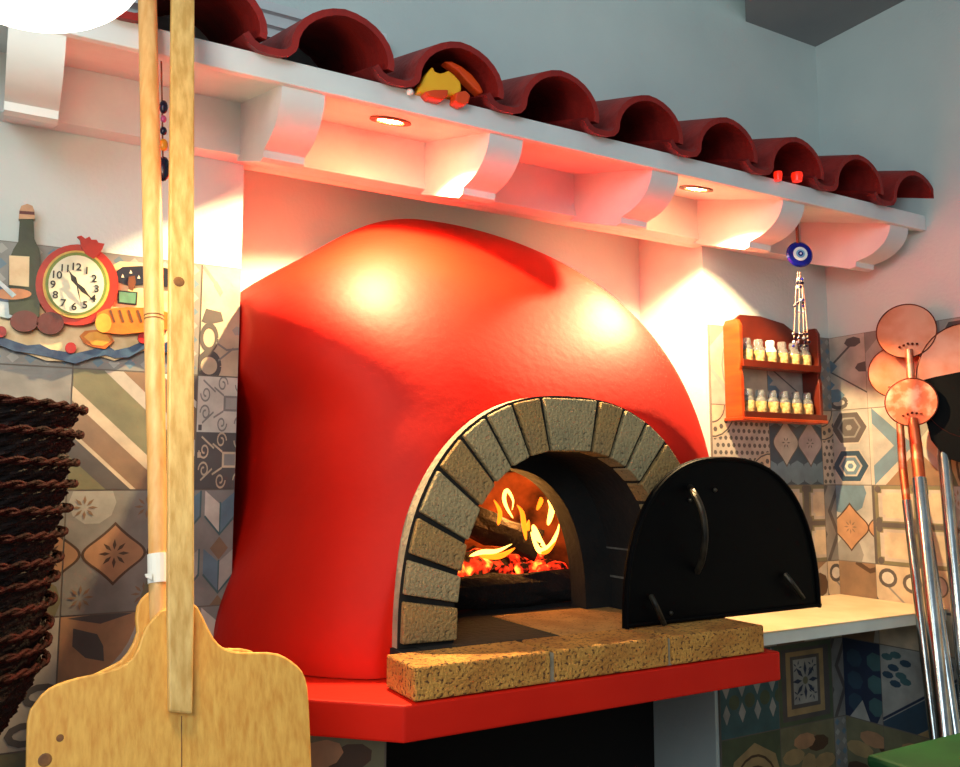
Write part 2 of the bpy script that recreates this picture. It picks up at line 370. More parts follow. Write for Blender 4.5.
def t_ovals(t):
    t.bg('cream')
    t.line([(.15,.75),(.9,.1)],.025,'grey');t.line([(-.1,.7),(.1,.4),(.3,.28)],.06,'dgrey')
    for x,y in ((.17,.84),(.5,.8)): t.circ(x,y,.13,'dgrey',14,.12);t.circ(x,y,.085,'white',12,.075)
    for x,y in ((.85,.8),(.68,.42)): t.circ(x,y,.1,'mauve',10,.12);t.ring(x,y,.1,.02,'dgrey',ry=.12)
    t.ring(.95,.2,.3,.03,'dgrey');t.circ(.15,.4,.12,'lgrey',10,.08)
def t_brown(t):
    t.bg('brown');t.poly([(.5,0),(1,0),(1,1),(.65,.8)],'pale');t.line([(.3,1),(.5,.9),(.8,1)],.06,'dbrown');t.circ(.85,.7,.16,'dbrown',8)
def t_vine(t):
    t.bg('grey')
    for k in range(6): t.line([(-.2+.24*k,0),(.0+.24*k,.35),(-.15+.24*k,.65),(.05+.24*k,1)],.06,'dgrey')
    t.ring(.35,.5,.1,.04,'dgrey')
def t_frame(t):
    t.bg('green');t.poly([(.06,.06),(.94,.06),(.94,.94),(.06,.94)],'dgrey');t.poly([(.14,.12),(.84,.12),(.84,.9),(.14,.9)],'tan');t.poly([(.22,.2),(.76,.2),(.76,.84),(.22,.84)],'dgrey');t.poly([(.27,.25),(.71,.25),(.71,.8),(.27,.8)],'lgrey')
    t.star(.49,.53,.24,'navy',8);t.circ(.49,.53,.05,'olive',8)
    for x in (.35,.62):
        for y in (.36,.7): t.star(x,y,.09,'navy',5)
def t_quat(t):
    t.bg('teal')
    for i in range(4):
        for j in range(3):
            x,y=.1+.26*i,.28+.3*j
            t.poly([(x,y-.12),(x+.06,y),(x,y+.12),(x-.06,y)],'lgrey')
            t.circ(x+.13,y+.13,.09,'green',10)
def t_round(t):
    t.bg('green');t.circ(.55,.3,.5,'tan',8,.6);t.ring(.55,.25,.40,.03,'dbrown',ry=.5);t.ring(.55,.25,.29,.05,'dbrown',ry=.36);t.circ(.55,.2,.1,'dbrown',6)
def t_bigfl(t):
    t.bg('olive')
    for k in range(7): t.circ(.5+.3*math.cos(k*.9),.5+.3*math.sin(k*.9),.2,('tan','dbrown','orange')[k%3],9,.1,k)
    t.circ(.5,.5,.14,'tan',8)
def t_darkfl(t):
    t.bg('navy')
    for k in range(9): t.circ(.2+.3*(k%3),.2+.28*(k//3),.12,('dblue','teal','navy')[k%3],7)
    t.poly([(.1,.0),(.3,.25),(.4,0)],'lgrey');t.poly([(.5,0),(.6,.2),(.75,.02)],'grey')
def t_band(t):
    t.bg('lgrey');t.poly([(0,.05),(1.0,.72),(1.0,.36),(.30,-.1),(0,-.1)],'dblue');t.line([(0,.08),(1,.75)],.03,'navy');t.poly([(.45,0),(1,.34),(1,0)],'tan')
    for k,(x,y) in enumerate(((.1,.86),(.18,.74),(.28,.66),(.1,.64),(.22,.9),(.35,.82),(.34,.6),(.2,.55))): t.circ(x,y,.08,'dblue' if k%2 else 'teal',8,.045,k)
    t.ring(.85,.88,.1,.05,'dblue',ry=.07,n=10);t.circ(.6,.9,.06,'dblue',7)
def t_plain(t): 
    t.bg('grey');t.circ(-.3,.1,1.0,'lgrey',30);t.circ(-.35,.0,.85,'grey',30)
def t_small(t):
    t.bg('grey')
    n=8
    for i in range(n):
        for j in range(n): t.circ((i+.5)/n,(j+.5)/n,.045,'blue' if (i+j)%2 else 'lgrey',4);t.k-=1
    t.k+=1
T=.25;EPS=.00006
tb=MB();b2=MB()
grout=len(PK)
def back_tile(fnp,X0,row,u0=0,u1=1,su=1,**k):
    g=.006;Z0=ZT-T*row;u1=min(u1/su,1/su)
    fn=lambda u,v,L:(X0+u*su*T,D-.0085-EPS*L,Z0+v*T)
    t=Tile(tb,fn,max(u0,g),min(u1,1/su-g),g,1-g);fnp(t,**k)
def right_tile(fnp,Y0,row,u0=0,u1=1,**k):
    g=.006;Z0=ZT-T*row
    fn=lambda u,v,L:(XR-.0085-EPS*L,Y0-u*T,Z0+v*T)
    t=Tile(b2,fn,max(u0,g),min(u1,1-g),g,1-g);fnp(t,**k)
XL=.1335
cols={XL-2*T:[t_ogee2,t_small,t_ogee,t_leaf,t_diamond,t_bigfl,t_round],XL-T:[t_small,t_plain,t_ogee,t_leaves,t_bigfl,t_quat,t_oct],XL:[t_small,t_stripes,t_ogee,t_leaf,t_round,t_frame,t_band]}
for X0,rows in cols.items():
    for r,p in enumerate(rows): back_tile(p,X0,r+1)
uj=(JL-.002-(XL+T))/T
for r,p in enumerate([t_floral,t_scroll,t_cubes,t_cubes,t_leaf,t_quat,t_ogee]): back_tile(p,XL+T,r+1,0,uj,.6 if r<4 else 1)
tb.box((XL-2*T,D-.008,.02),(JL-.002,D,ZT),grout)
XB=1.918
for r,p in enumerate([t_arc,t_dots,t_oct,t_brown,t_quat,t_round,t_leaf]): back_tile(p,XB,r+1)
tb2=tb
for r,p in enumerate([t_leaves,t_ogee2,t_oct,t_brown,t_frame,t_bigfl,t_ogee]):
    back_tile(p,XB+T,r+1)
# tiles right of the jamb and in the corner strip
for r,p in enumerate([t_small,t_dots,t_vine,t_ovals,t_vine,t_small,t_vine]): back_tile(p,XB+2*T,r+1,0,(XR-XB-2*T)/T)
tb.box((XB,D-.008,.02),(XR,D,ZT),grout)
setting('trim_3',tb,TM,loc=(0,D,0),merge=False)
bpy.data.objects['trim_3'].name='trim_3'
Y1=1.795
for r,p in enumerate([t_leaves,t_hex,t_ogee3,t_brown,t_darkfl,t_bigfl,t_round]): right_tile(p,D,r+1,0,(D-Y1)/T)
for cidx,rows in enumerate([[t_arc,t_diamond,t_oct,t_ovals,t_band,t_bigfl,t_ogee],[t_hex,t_round,t_ogee,t_oct,t_ovals,t_leaf,t_dots],[t_ogee3,t_scroll,t_dots,t_leaf,t_diamond,t_oct,t_hex]]):
    for r,p in enumerate(rows): right_tile(p,Y1-T*cidx,r+1)
b2.box((XR-.008,Y1-3*T,.02),(XR,D-.01,ZT),grout)
setting('trim_4',b2,TM,loc=(XR,D,0),merge=False)
# ------------------------------------------------------------------ oven
ov=thing('pizza_oven','big domed wood-fired oven in red stucco with a brick arch mouth','oven',(1.055,1.7,.87))
q=[1.1015,2.1958,0.5846,0.7683,1.1164,4.0,0.5425,2.9289,0.9133,0.5841]
AX,AY,AZ=1.055,1.465,.985
def sup(a,bb,n,t): # upper half superellipse point, t 0..1 left to right
    a_=PI*(1-t);c,s=math.cos(a_),math.sin(a_)
    return (AX+a*math.copysign(abs(c)**(2/n),c),AZ+bb*abs(s)**(2/n))
def inside(x,z,a,bb): return (z<AZ and abs(x-AX)<a) or z>=AZ and (abs((x-AX)/a)**2.4+max(0,(z-AZ)/bb)**2.4)<1
b=MB();nu,nt_=220,90
cx,cy,A_,B_,C_,pa,qa,pb,qb,e_=q
def pw(x,e): return math.copysign(abs(x)**e,x)
grid=[]
for j in range(nt_+1):
    t=math.sin(PI/2*min(j/nt_,.9995));a=A_*(1-t**pa)**qa;bb=B_*(1-t**pb)**qb
    z_=.93+C_*t;sm=lambda v:(lambda w:w*w*(3-2*w))(max(0,min(1,v)))
    al=a+((a**5+(1.25*(1-t**3)**1.5)**5)**.2-a)*sm((z_-1.4)/.5)+.09*(1-sm((z_-.95)/.32))
    for i in range(nu):
        u=2*PI*i/nu;cu_=math.cos(u);p=Vector((cx+(a if cu_>0 else al)*pw(cu_,e_),cy+bb*pw(math.sin(u),e_),z_))
        p.y=min(p.y,RB+.01);
        if p.y>D: p.x=max(JL+.001,min(JR-.003,p.x))
        p.x=max(p.x,min(.474,.425+(z_-.93)*.14))
        if p.z<1.47 and abs(p.x-AX)<.46: p.y=max(p.y,1.500)
        grid.append(p)
b.v=grid
for j in range(nt_):
    for i in range(nu):
        f=(j*nu+i,j*nu+(i+1)%nu,(j+1)*nu+(i+1)%nu,(j+1)*nu+i)
        c=sum((grid[k] for k in f),Vector())/4
        if c.y<1.74 and inside(c.x,c.z,.335,.43) and c.z<1.42: continue
        if all(grid[k].y>RB for k in f): continue
        b.f.append(f);b.m.append(0)
obj('dome',b,'red',ov,smooth=True,angle=60)
# ledge
LP=[(.605,1.315),(.485,1.43),(.40,1.56),(.40,D-.01),(JL+.01,D-.01),(JL+.01,RB),(JR-.01,RB),(JR-.01,D-.01),(1.485,D-.01),(1.485,1.315)]
b=MB();b.prism([(x,y,.868) for x,y in LP],(0,0,.06));obj('ledge',b,'red',ov,bevel=.004,label='red stucco ledge under the hearth bricks')
# arch
arch=MB()
def archpt(an,a,bb,y):
    c,s=math.cos(an),math.sin(an);return Vector((AX+a*math.copysign(abs(c)**(2/2.4),c),y,AZ+bb*abs(s)**(2/2.4)))
def angfor(x,z,a,bb):
    # superellipse parameter angle of a measured point
    u=abs((x-AX)/a)**1.2;v=max(0,(z-AZ)/bb)**1.2;an=math.atan2(v,u);return PI-an if x<AX else an
OA,OB,IA,IB=.385,.480,.272,.370
n=64
ring=[]
for i in range(n+1):
    an=PI*i/n;ring.append((archpt(an,OA+.006,OB+.004,AY+.012),archpt(an,IA+.002,IB+.002,AY+.012)))
for i in range(n):
    o0,i0=ring[i];o1,i1=ring[i+1];dy=Vector((0,.075,0));di=Vector((0,.23,0))
    arch.add([o0,o1,i1,i0],[(0,1,2,3)],1);arch.add([o0,o1,o1+dy,o0+dy],[(0,1,2,3)],0);arch.add([i0,i1,i1+di,i0+di],[(0,1,2,3)],2)
ar=obj('brick_arch',arch,['mortl','mort','soot'],ov)
jx=[(.657,1.077),(.672,1.150),(.695,1.225),(.735,1.315),(.782,1.380),(.838,1.425),(.903,1.455),(.977,1.468)]
angs=[PI]+[angfor(x,z,.405,.487) for x,z in jx]
angs=angs+[PI-a for a in angs[::-1]]
cols_=['gb2','gb','gb2','gb','gb2','gb','gb','gb2','gb','gb2','gb','gb','gb2','gb','gb','gb2','gb']
for k in range(len(angs)-1):
    a0,a1=angs[k],angs[k+1];g=.014 if abs(a0-a1)>.15 else .012
    if k>0:a0-=g
    else: a0-=.008
    if k<len(angs)-2:a1+=g
    m=6;P=[archpt(a0+(a1-a0)*i/m,OA,OB,AY) for i in range(m+1)]+[archpt(a1+(a0-a1)*i/m,IA,IB,AY) for i in range(m+1)]
    # straighten the outer and inner faces as real bricks
    o0,o1,i1,i0=P[0],P[m],P[m+1],P[-1]
    Pq=[o0,(o0+o1)/2+(P[m//2]-(o0+o1)/2)*.35,o1,i1,(i0+i1)/2+(P[m+1+m//2]-(i0+i1)/2)*.35,i0]
    bb=MB();bb.prism(Pq,(0,.055,0));bo=obj('voussoir',bb,cols_[k],ar,bevel=.003,loc=sum(Pq,Vector())/6)
# tunnel front to back inner wall with smaller arch
bb=MB();YI=1.70
def iarch(an,y): 
    c,s=math.cos(an),math.sin(an);return Vector((1.005+.245*math.copysign(abs(c)**.8,c),y,.985+.335*abs(s)**.85))
for i in range(n):
    a0,a1=PI*i/n,PI*(i+1)/n
    o0,o1=archpt(a0,IA+.01,IB+.01,YI-.012),archpt(a1,IA+.01,IB+.01,YI-.012);i0,i1=iarch(a0,YI-.012),iarch(a1,YI-.012)
    bb.add([o0,o1,i1,i0],[(0,1,2,3)]);d=Vector((0,.06,0));bb.add([i0,i1,i1+d,i0+d],[(0,1,2,3)])
inn=obj('inner_arch',bb,'soot',ov,label='sooty inner arch before the fire chamber')
# pale joints on the right hand wall of the mouth
for an in (.14,.32):
    p=archpt(an,IA-.001,IB-.001,0);q_=archpt(an+.012,IA-.001,IB-.001,0);bb=MB()
    bb.add([(p.x,1.56,p.z),(p.x,1.69,p.z),(q_.x,1.69,q_.z),(q_.x,1.56,q_.z)],[(0,1,2,3)])
    obj('mouth_joint',bb,'mort2',ov,label='mortar joint inside the mouth')
# fire chamber
bb=MB();ccx,ccy,ra,rb,rz=1.10,1.97,.50,.235,.42
nn,kk=48,16
V=[Vector((ccx+ra*math.cos(PI/2*j/kk)*math.cos(2*PI*i/nn),ccy+rb*math.cos(PI/2*j/kk)*math.sin(2*PI*i/nn),.985+rz*math.sin(PI/2*j/kk))) for j in range(kk+1) for i in range(nn)]
F=[]
for j in range(kk):
    for i in range(nn):
        f=(j*nn+i,j*nn+(i+1)%nn,(j+1)*nn+(i+1)%nn,(j+1)*nn+i);c=sum((V[k] for k in f),Vector())/4
        if c.y<1.82 and 1.005-.30<c.x<1.005+.30 and c.z<1.36: continue
        F.append(f)
bb.add(V,F);obj('fire_chamber',bb,'cham',ov,smooth=True,label='glowing brick vault behind the fire')
# hearth: floor slabs and three sill bricks
hb=MB();hb.box((.66,1.437,.93),(1.44,1.70,.9835));hb.box((.62,1.70,.93),(1.58,2.19,.9835));h=obj('hearth_floor',hb,'soot',ov)
bb=MB();bb.box((1.005,1.44,.96),(1.32,1.715,.985));obj('hearth_slab',bb,'tanr',ov,bevel=.002,label='pale hearth slab with daylight painted into its colour')  # paler colour stands for daylight falling into the mouth
bb=MB();bb.box((.70,1.44,.96),(1.0,1.715,.985));obj('hearth_slab',bb,'soot',ov,bevel=.002,label='dark hearth slab')  # darker slab in the left of the mouth
for x0,x1 in ((.625,.896),(.908,1.176),(1.186,1.442)):
    bb=MB();bb.box((x0,1.318,.930),(x1,1.437,.986))
    # slightly worn, irregular corners
    o=obj('sill_brick',bb,'tan',ov,bevel=.004,loc=(x0,1.318,.93))
bb=MB();bb.box((.635,1.326,.929),(1.432,1.436,.980));obj('sill_mortar',bb,'mortl',ov)
# base under the ledge: tiled pier at left
bb=MB();bb.box((.43,1.50,0),(.655,D-.002,.868),grout)
fnx=lambda X0,Z0:(lambda u,v,L:(X0+u*.22,1.499-EPS*L,Z0+v*.25))
for r,p in enumerate([t_bigfl,t_ogee,t_leaf,t_round]):
    t=Tile(bb,fnx(.433,.615-.25*r),.01,.99,.01,.99);p(t)
obj('base_pier',bb,TM,ov,merge=False,label='patterned tile pier under the ledge')
# ------------------------------------------------------------------ fire
def rlog(name,a,b_,r,label,seed,m=('log','ember')):
    random.seed(seed);a=Vector(a);b_=Vector(b_);n_=10;ax=(b_-a).normalized();s1=ax.orthogonal().normalized();s2=ax.cross(s1);vs=[]
    for i in range(7):
        p=a+(b_-a)*i/6
        for j in range(n_):
            an=2*PI*j/n_;rr=r*(1+random.uniform(-.18,.18));vs.append(p+(s1*math.cos(an)+s2*math.sin(an))*rr)
    fs=[(i*n_+j,i*n_+(j+1)%n_,(i+1)*n_+(j+1)%n_,(i+1)*n_+j) for i in range(6) for j in range(n_)]
    bb=MB();bb.add(vs,fs);bb.add(vs[:n_],[tuple(range(n_))[::-1]],1);bb.add(vs[-n_:],[tuple(range(n_))],1)
    for k in range(0,len(fs),4): bb.m[k]=1 if random.random()<.35 else 0
    return obj(name,bb,m,loc=a,label=label,cat='log')
rlog('firewood_log',(.96,1.86,1.062),(1.15,1.95,1.055),.055,'glowing red log end at the left of the fire',1,('ember','ember'))
rlog('firewood_log',(1.235,1.865,1.12),(1.02,2.0,1.21),.040,'charred log tilted across the top of the fire',2)
rlog('firewood_log',(1.12,1.86,1.05),(1.13,2.04,1.08),.034,'dark log standing end-on at the middle of the fire',3)
rlog('firewood_log',(1.03,1.93,1.06),(1.33,2.0,1.06),.036,'glowing log lying along the back of the fire',4,('ember','ember'))
rlog('firewood_log',(.90,1.80,1.026),(1.36,1.815,1.026),.040,'thick black charred log lying across the front of the fire',9,('log','log'))
bb=MB();bb.ball((1.12,1.97,.985),.2,0,28,(1.15,.72,.30));obj('ash_mound',bb,'soot',loc=(1.12,1.97,.985),smooth=True,label='dark mound of ash the embers lie on',cat='ash',kind='stuff')
bb=MB();random.seed(5)
for k in range(60):
    x=random.uniform(.96,1.34);y=random.uniform(1.86,2.08);r=random.uniform(.014,.028)
    bb.ball((x,y,1.040+r*.6+.02*math.exp(-((x-1.1)/.15)**2)),r,0,8,(1,1,.8))
obj('ember_bed',bb,'ember',loc=(1.1,1.93,.985),label='bed of glowing red embers under the logs',cat='embers',kind='stuff')
def flame(pts,r,m,parent):
    k=len(pts);rr=[r*.75*max(.04,math.sin(PI*((i+.5)/k)**.8)) for i in range(k)]
    bb=MB();bb.tube(pts,rr,8);obj('flame_tongue',bb,m,parent,smooth=True)
fl=thing('fire','orange flames curling up around the charred logs','fire',(1.1,1.9,1.0))
def FP(L,Y): return [atY(x,y,Y) for x,y in L]
def smoothp(P,k=4):
    out=[]
    for i in range(len(P)-1):
        p0,p1,p2,p3=P[max(i-1,0)],P[i],P[i+1],P[min(i+2,len(P)-1)]
        for j in range(k):
            t=j/k;out.append(.5*((2*p1)+(p2-p0)*t+(2*p0-5*p1+4*p2-p3)*t*t+(3*p1-p0-3*p2+p3)*t**3))
    return out+[P[-1]]
for L,Y,r,m in (([(513,518),(507,508),(504,498),(507,490),(513,500),(512,510)],1.83,.007,'flame2'),([(526,540),(524,525),(522,512),(517,505)],1.84,.009,'flame'),
  ([(531,532),(536,545),(541,551),(550,546),(557,533),(559,524)],1.82,.010,'flame2'),([(533,525),(538,538),(546,548)],1.84,.012,'flame2'),
  ([(498,525),(500,512),(494,500)],1.86,.008,'flame'),([(520,538),(526,532),(529,520)],1.87,.012,'flame'),([(548,525),(552,508),(548,500)],2.08,.012,'flame2'),([(537,510),(541,500),(538,492)],2.1,.010,'flame'),
  ([(470,556),(482,552),(497,551),(512,544)],1.80,.008,'flame2'),([(480,556),(500,556),(515,548)],1.81,.010,'flame'),([(541,553),(548,551),(556,541)],1.80,.007,'flame')):
    flame(smoothp(FP(L,Y)),r,m,fl)
# ------------------------------------------------------------------ oven door
DY=1.425
dr=thing('oven_door','black steel half-round oven door standing open on the right of the hearth','oven door',(1.452,DY,.986))
def dpt(t,gx=0):
    a_=PI*(1-t);c,s=math.cos(a_),math.sin(a_);return (1.452+(.300-gx)*math.copysign(abs(c)**.80,c),.987+gx*0+(.358-gx)*abs(s)**.86)
P=[dpt(i/48) for i in range(49)]
bb=MB();bb.prism([(x,DY,z) for x,z in P],(0,.008,0));obj('door_panel',bb,'black',dr,bevel=.0015)
bb=MB();bb.tube([(x,DY-.002,z) for x,z in [dpt(i/48,.006) for i in range(49)]],.005,8);bb.tube([(1.155,DY-.002,.993),(1.75,DY-.002,.993)],.005,8);obj('door_rim',bb,'black',dr,smooth=True)
bb=MB();hp=[atY(690,487,DY),atY(694,493,DY-.03),atY(700,505,DY-.05),atY(704,520,DY-.055),atY(705,540,DY-.05),atY(702,560,DY-.03),atY(697,572,DY)]
bb.tube(smoothp(hp),.007,10);obj('door_handle',bb,'blackd',dr,smooth=True,label='curved dark steel grip')
for L in ([(651,596),(656,606),(664,624)],[(785,574),(793,584),(803,598)]):
    bb=MB();bb.tube(smoothp([atY(L[0][0],L[0][1],DY-.004),atY(L[1][0],L[1][1],DY-.02),atY(L[2][0],L[2][1],DY-.012)]),.006,8);obj('door_bracket',bb,'blackd',dr,smooth=True,label='worn metal strut near the bottom edge')
for x,y in ((690,500),(697,571),(671,613),(715,490)): bb=MB();bb.ball(atY(x,y,DY-.003),.005,0,10);obj('rivet',bb,'blackd',dr,smooth=True)
# ------------------------------------------------------------------ worktop
bb=MB();bb.box((1.487,1.565,.876),(XR-.01,D-.01,.906),1);bb.box((1.487,1.562,.906),(XR-.01,D-.01,.911),0)
obj('worktop',bb,['counter','countere'],loc=(1.487,1.565,.876),bevel=.0015,label='cream stone worktop with white edge fixed between oven and right wall',cat='worktop')
# ------------------------------------------------------------------ canopy
cn=thing('canopy','white painted wooden canopy shelf over the oven carrying the roof tiles','canopy',(.8,1.76,2.02))
FY=1.576;CX0=-.95
bb=MB();bb.box((CX0,FY-.012,2.058),(XR-.004,FY+.006,2.106));obj('fascia',bb,'canopy',cn,bevel=.002)
bb=MB();S_=[(FY,2.060),(FY,2.095),(D-.002,2.195),(D-.002,2.160)];bb.prism([(CX0,y,z) for y,z in S_],(XR-.004-CX0,0,0));obj('roof_board',bb,'canopy',cn)
bb=MB();S_=[(1.90,2.026),(1.90,2.042),(D-.002,2.046),(D-.002,2.020)];bb.prism([(CX0,y,z) for y,z in S_],(XR-.09-CX0,0,0));
obj('lip_board',bb,'canopy',cn)
bb=MB();bb.box((CX0,D-.035,2.03),(XR-.09,D-.002,2.175));obj('back_board',bb,'canopy',cn)
prof=[]
for i in range(9):
    a=PI/2*i/8*.92;prof.append((FY+.001+.118*(1-math.cos(a))**1.0*1.05,2.060-.088*math.sin(a)))
prof+=[(1.700,1.970),(1.703,1.955),(1.722,1.952),(1.92,2.018),(D-.002,2.026),(D-.002,2.19),(FY+.001,2.096)]
proto=None
for k in range(8):
    xc=.028+.468*(k-2)
    if k==0: xc0=xc
    bb=MB()
    if proto is None:
        bb.prism([(xc-.044,y,z) for y,z in prof],(.088,0,0));proto=obj('corbel',bb,'canopy',cn,loc=(xc,FY,2.06),smooth=True,angle=25,bevel=0)
    else:
        o=proto.copy();C.objects.link(o);o.location.x+=xc-xc0
# recessed spot lamps
for X,lab in ((.735,'round recessed spotlight glowing under the left part of the canopy'),(1.655,'round recessed spotlight glowing under the right part of the canopy')):
    Y=1.70;Z=2.060+.275*(Y-FY)
    dl=thing('recessed_spotlight',lab,'spotlight',(X,Y,Z),'canopy spotlights');nrm=Vector((0,.265,-1)).normalized()
    bb=MB();bb.lathe([(.030,.0),(.046,.0),(.047,.004),(.032,.005),(.030,0)],(X,Y,Z),nrm,28,x=(1,0,0));obj('trim_ring',bb,'slot',dl,smooth=True)
    bb=MB();bb.lathe([(.0,.003),(.018,.004),(.030,.001)],(X,Y,Z),nrm,20,x=(1,0,0));obj('bulb',bb,'bulb',dl,smooth=True)
    ld=bpy.data.lights.new('spotlight_lamp','SPOT');ld.energy=125;ld.color=(1,.70,.34);ld.spot_size=math.radians(134);ld.spot_blend=.3;ld.shadow_soft_size=.012
    lo=bpy.data.objects.new('spotlight_lamp',ld);C.objects.link(lo);lo.location=Vector((0,0,0))+nrm*.012;lo.parent=dl
    lo.rotation_euler=Vector((0,.10,-1)).to_track_quat('-Z','Y').to_euler()
# ------------------------------------------------------------------ roof tiles (S shaped pantiles)
def tile_profile():
    pts=[(-.292,.026),(-.278,.010),(-.262,.002),(-.240,0),(-.218,.001),(-.202,.006),(-.190,.018)]
    for i in range(0,15):
        a=PI*(1-i/14);pts.append((-.092+.094*math.cos(a),.040+.078*math.sin(a)+(.0 if a<PI/2 else -.012*math.cos(a)*-1)))
    pts+=[(.0,.030)]
    return pts
TP=tile_profile();TY0,TY1=1.535,1.95;SL=.31;ZB=2.094;TXS=.2615;th_=.014
def roof_tile(xf):
    bb=MB();k=len(TP);nrm=[]
    for i in range(k):
        a=Vector((TP[max(i-1,0)][0],TP[max(i-1,0)][1]));c=Vector((TP[min(i+1,k-1)][0],TP[min(i+1,k-1)][1]));d=(c-a).normalized();nrm.append((-d.y,d.x))
    for s0,(ya,yb) in enumerate(((TY0,TY1),)):
        vs=[]
        for y in (ya,yb):
            dz=(y-TY0)*SL;sc=1 if y==ya else .97
            for (x,z),(nx,nz) in zip(TP,nrm): vs.append((xf+x*sc,y,ZB+z+dz))
            for (x,z),(nx,nz) in zip(TP,nrm): vs.append((xf+x*sc-nx*th_*-1*-1+0,y,ZB+z+dz-nz*th_*-1)) if False else vs.append((xf+x*sc+nx*th_,y,ZB+z+dz+nz*th_))
        K=2*k
        for i in range(k-1):
            bb.f+=[];
        fs=[]
        for i in range(k-1):
            fs+=[(i,i+1,K+i+1,K+i),(k+i,K+k+i,K+k+i+1,k+i+1),(i,k+i,k+i+1,i+1),(K+i,K+i+1,K+k+i+1,K+k+i)]
        fs+=[(0,K,K+k,k),(k-1,2*k-1,K+2*k-1,K+k-1)]
        bb.add(vs,fs)
    return bb
tl=['terracotta roof tile next to the pendant lamp, far left end of the row','terracotta roof tile behind the tops of the two wooden peel handles','terracotta roof tile right of the peel handles, empty dark hollow','terracotta roof tile with the yellow and orange ornament in its mouth','first terracotta roof tile right of the one holding the yellow ornament','second terracotta roof tile right of the one holding the yellow ornament','terracotta roof tile left of the one with the red glow, above the right spotlight','terracotta roof tile with the red glow at its foot, above the blue eye charm','second to last terracotta roof tile before the right wall','last terracotta roof tile, touching the right wall']
xr0=.394-TXS
t0=obj('roof_tile',roof_tile(xr0),'terra',loc=(xr0,TY0,ZB),smooth=True,label=tl[0],cat='roof tile',group='terracotta tiles along the canopy')
for k in range(1,10):
    o=t0.copy();C.objects.link(o);o.location.x=t0.location.x+TXS*k;o['label']=tl[k]
# ornament in the tile mouth
om=thing('ceramic_ornament','yellow and orange glazed ceramic ornament in the mouth of a roof tile','ornament',tuple(atY(445,95,1.55)))
def plate(name,L,Y,th,m,parent,**k):
    bb=MB();bb.prism([atY(x,y,Y) for x,y in L],(0,th,0));return obj(name,bb,m,parent,bevel=min(.004,th*.3),**k)
plate('yellow_cup',[(417,92),(421,83),(427,73),(433,66),(435,71),(440,73),(445,72),(449,70),(455,75),(461,82),(462,90),(457,95),(440,96)],1.548,.03,'orny',om)
plate('orange_crescent',[(444,61),(452,61),(462,66),(472,74),(480,84),(484,92),(481,94),(474,88),(466,80),(458,71),(450,65)],1.572,.025,'orno',om)
plate('orange_foot',[(425,91),(435,89),(449,89),(448,96),(443,100),(430,97)],1.535,.03,'orno',om)
plate('orange_knob',[(456,92),(466,90),(471,95),(469,103),(463,105),(455,101)],1.533,.03,'orno',om)
bb=MB();bb.ball(atY(410,92,1.55),.0075,0,14);obj('white_bead',bb,'white',loc=atY(410,92,1.55),smooth=True,label='small round white bead beside the yellow ornament',cat='bead')
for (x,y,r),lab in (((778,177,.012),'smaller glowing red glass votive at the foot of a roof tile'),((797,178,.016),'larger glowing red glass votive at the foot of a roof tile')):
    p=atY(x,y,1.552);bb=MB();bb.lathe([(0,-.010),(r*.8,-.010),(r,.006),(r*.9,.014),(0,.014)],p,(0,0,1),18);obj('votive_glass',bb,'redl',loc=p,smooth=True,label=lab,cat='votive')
# ------------------------------------------------------------------ evil eye charm
ch=thing('eye_charm','blue glass eye amulet with bead strings hanging from the canopy','charm',tuple(atY(799,215,1.62)))
YC=1.63;bb=MB();bb.tube([atY(798,212,YC),atY(797,228,YC),atY(798,243,YC)],.0045,8);obj('hanging_cord',bb,'cord',ch,smooth=True)
cc=atY(799.5,254.5,YC);nf=(-.45,-.86,.1)
bb=MB();bb.lathe([(0,-.004),(.034,-.004),(.0385,0),(.034,.005),(0,.006)],cc,nf,32);eye=obj('eye_disc',bb,'blueg',ch,smooth=True)
nv=Vector(nf).normalized()
for r,h,m,nm in ((.0205,.0070,'whiteg','white_ring'),(.0125,.0078,'cyang','pale_iris'),(.0075,.0086,'blueg','pupil'),(.003,.0094,'whiteg','pupil_dot')):
    bb=MB();bb.lathe([(0,h),(r,h),(r,h-.002)],cc,nf,24);obj(nm,bb,m,eye)
for k,(x0,x1) in enumerate(((798,794),(800,799),(801,804),(800,808))):
    bb=MB();bb.tube([atY(x0,272,YC),atY((x0+x1)/2,290,YC),atY(x1,338+k%2*3,YC)],.0014,6);st=obj('bead_string',bb,'cordp',ch)
    random.seed(20+k)
    for y in ([279,283,287,(300 if k%2 else 306),(312 if k%2 else 303)]+[334,338,342,346]):
        xx=x0+(x1-x0)*min(1,(y-272)/66)+random.uniform(-1.5,1.5)
        p=atY(xx,y,YC-.004);bb=MB();bb.ball(p,.0045,0,8);obj('bead',bb,random.choice(['navy','whiteg','blueg','navy']),st,smooth=True)
# left bead charm between handles
YC=1.62;lc=thing('bead_charm','string of dark, pink and amber beads hanging between the peel handles','charm',tuple(atY(161,80,YC)))
bb=MB();bb.tube([Vector((atY(161,62,YC).x,YC,2.078)),atY(162,100,YC),atY(163,170,YC)],.0016,6);obj('bead_string',bb,'cord',lc)
for y,r,m,sz in ((107,.010,'navy',1.3),(119,.007,'pinkb',1),(131,.008,'navy',1),(145,.010,'amber',1.2),(169,.015,'navy',1.6)):
    bb=MB();bb.ball(atY(163.5,y,YC),r,0,14,(.8,.8,sz));obj('bead',bb,m,lc,smooth=True)
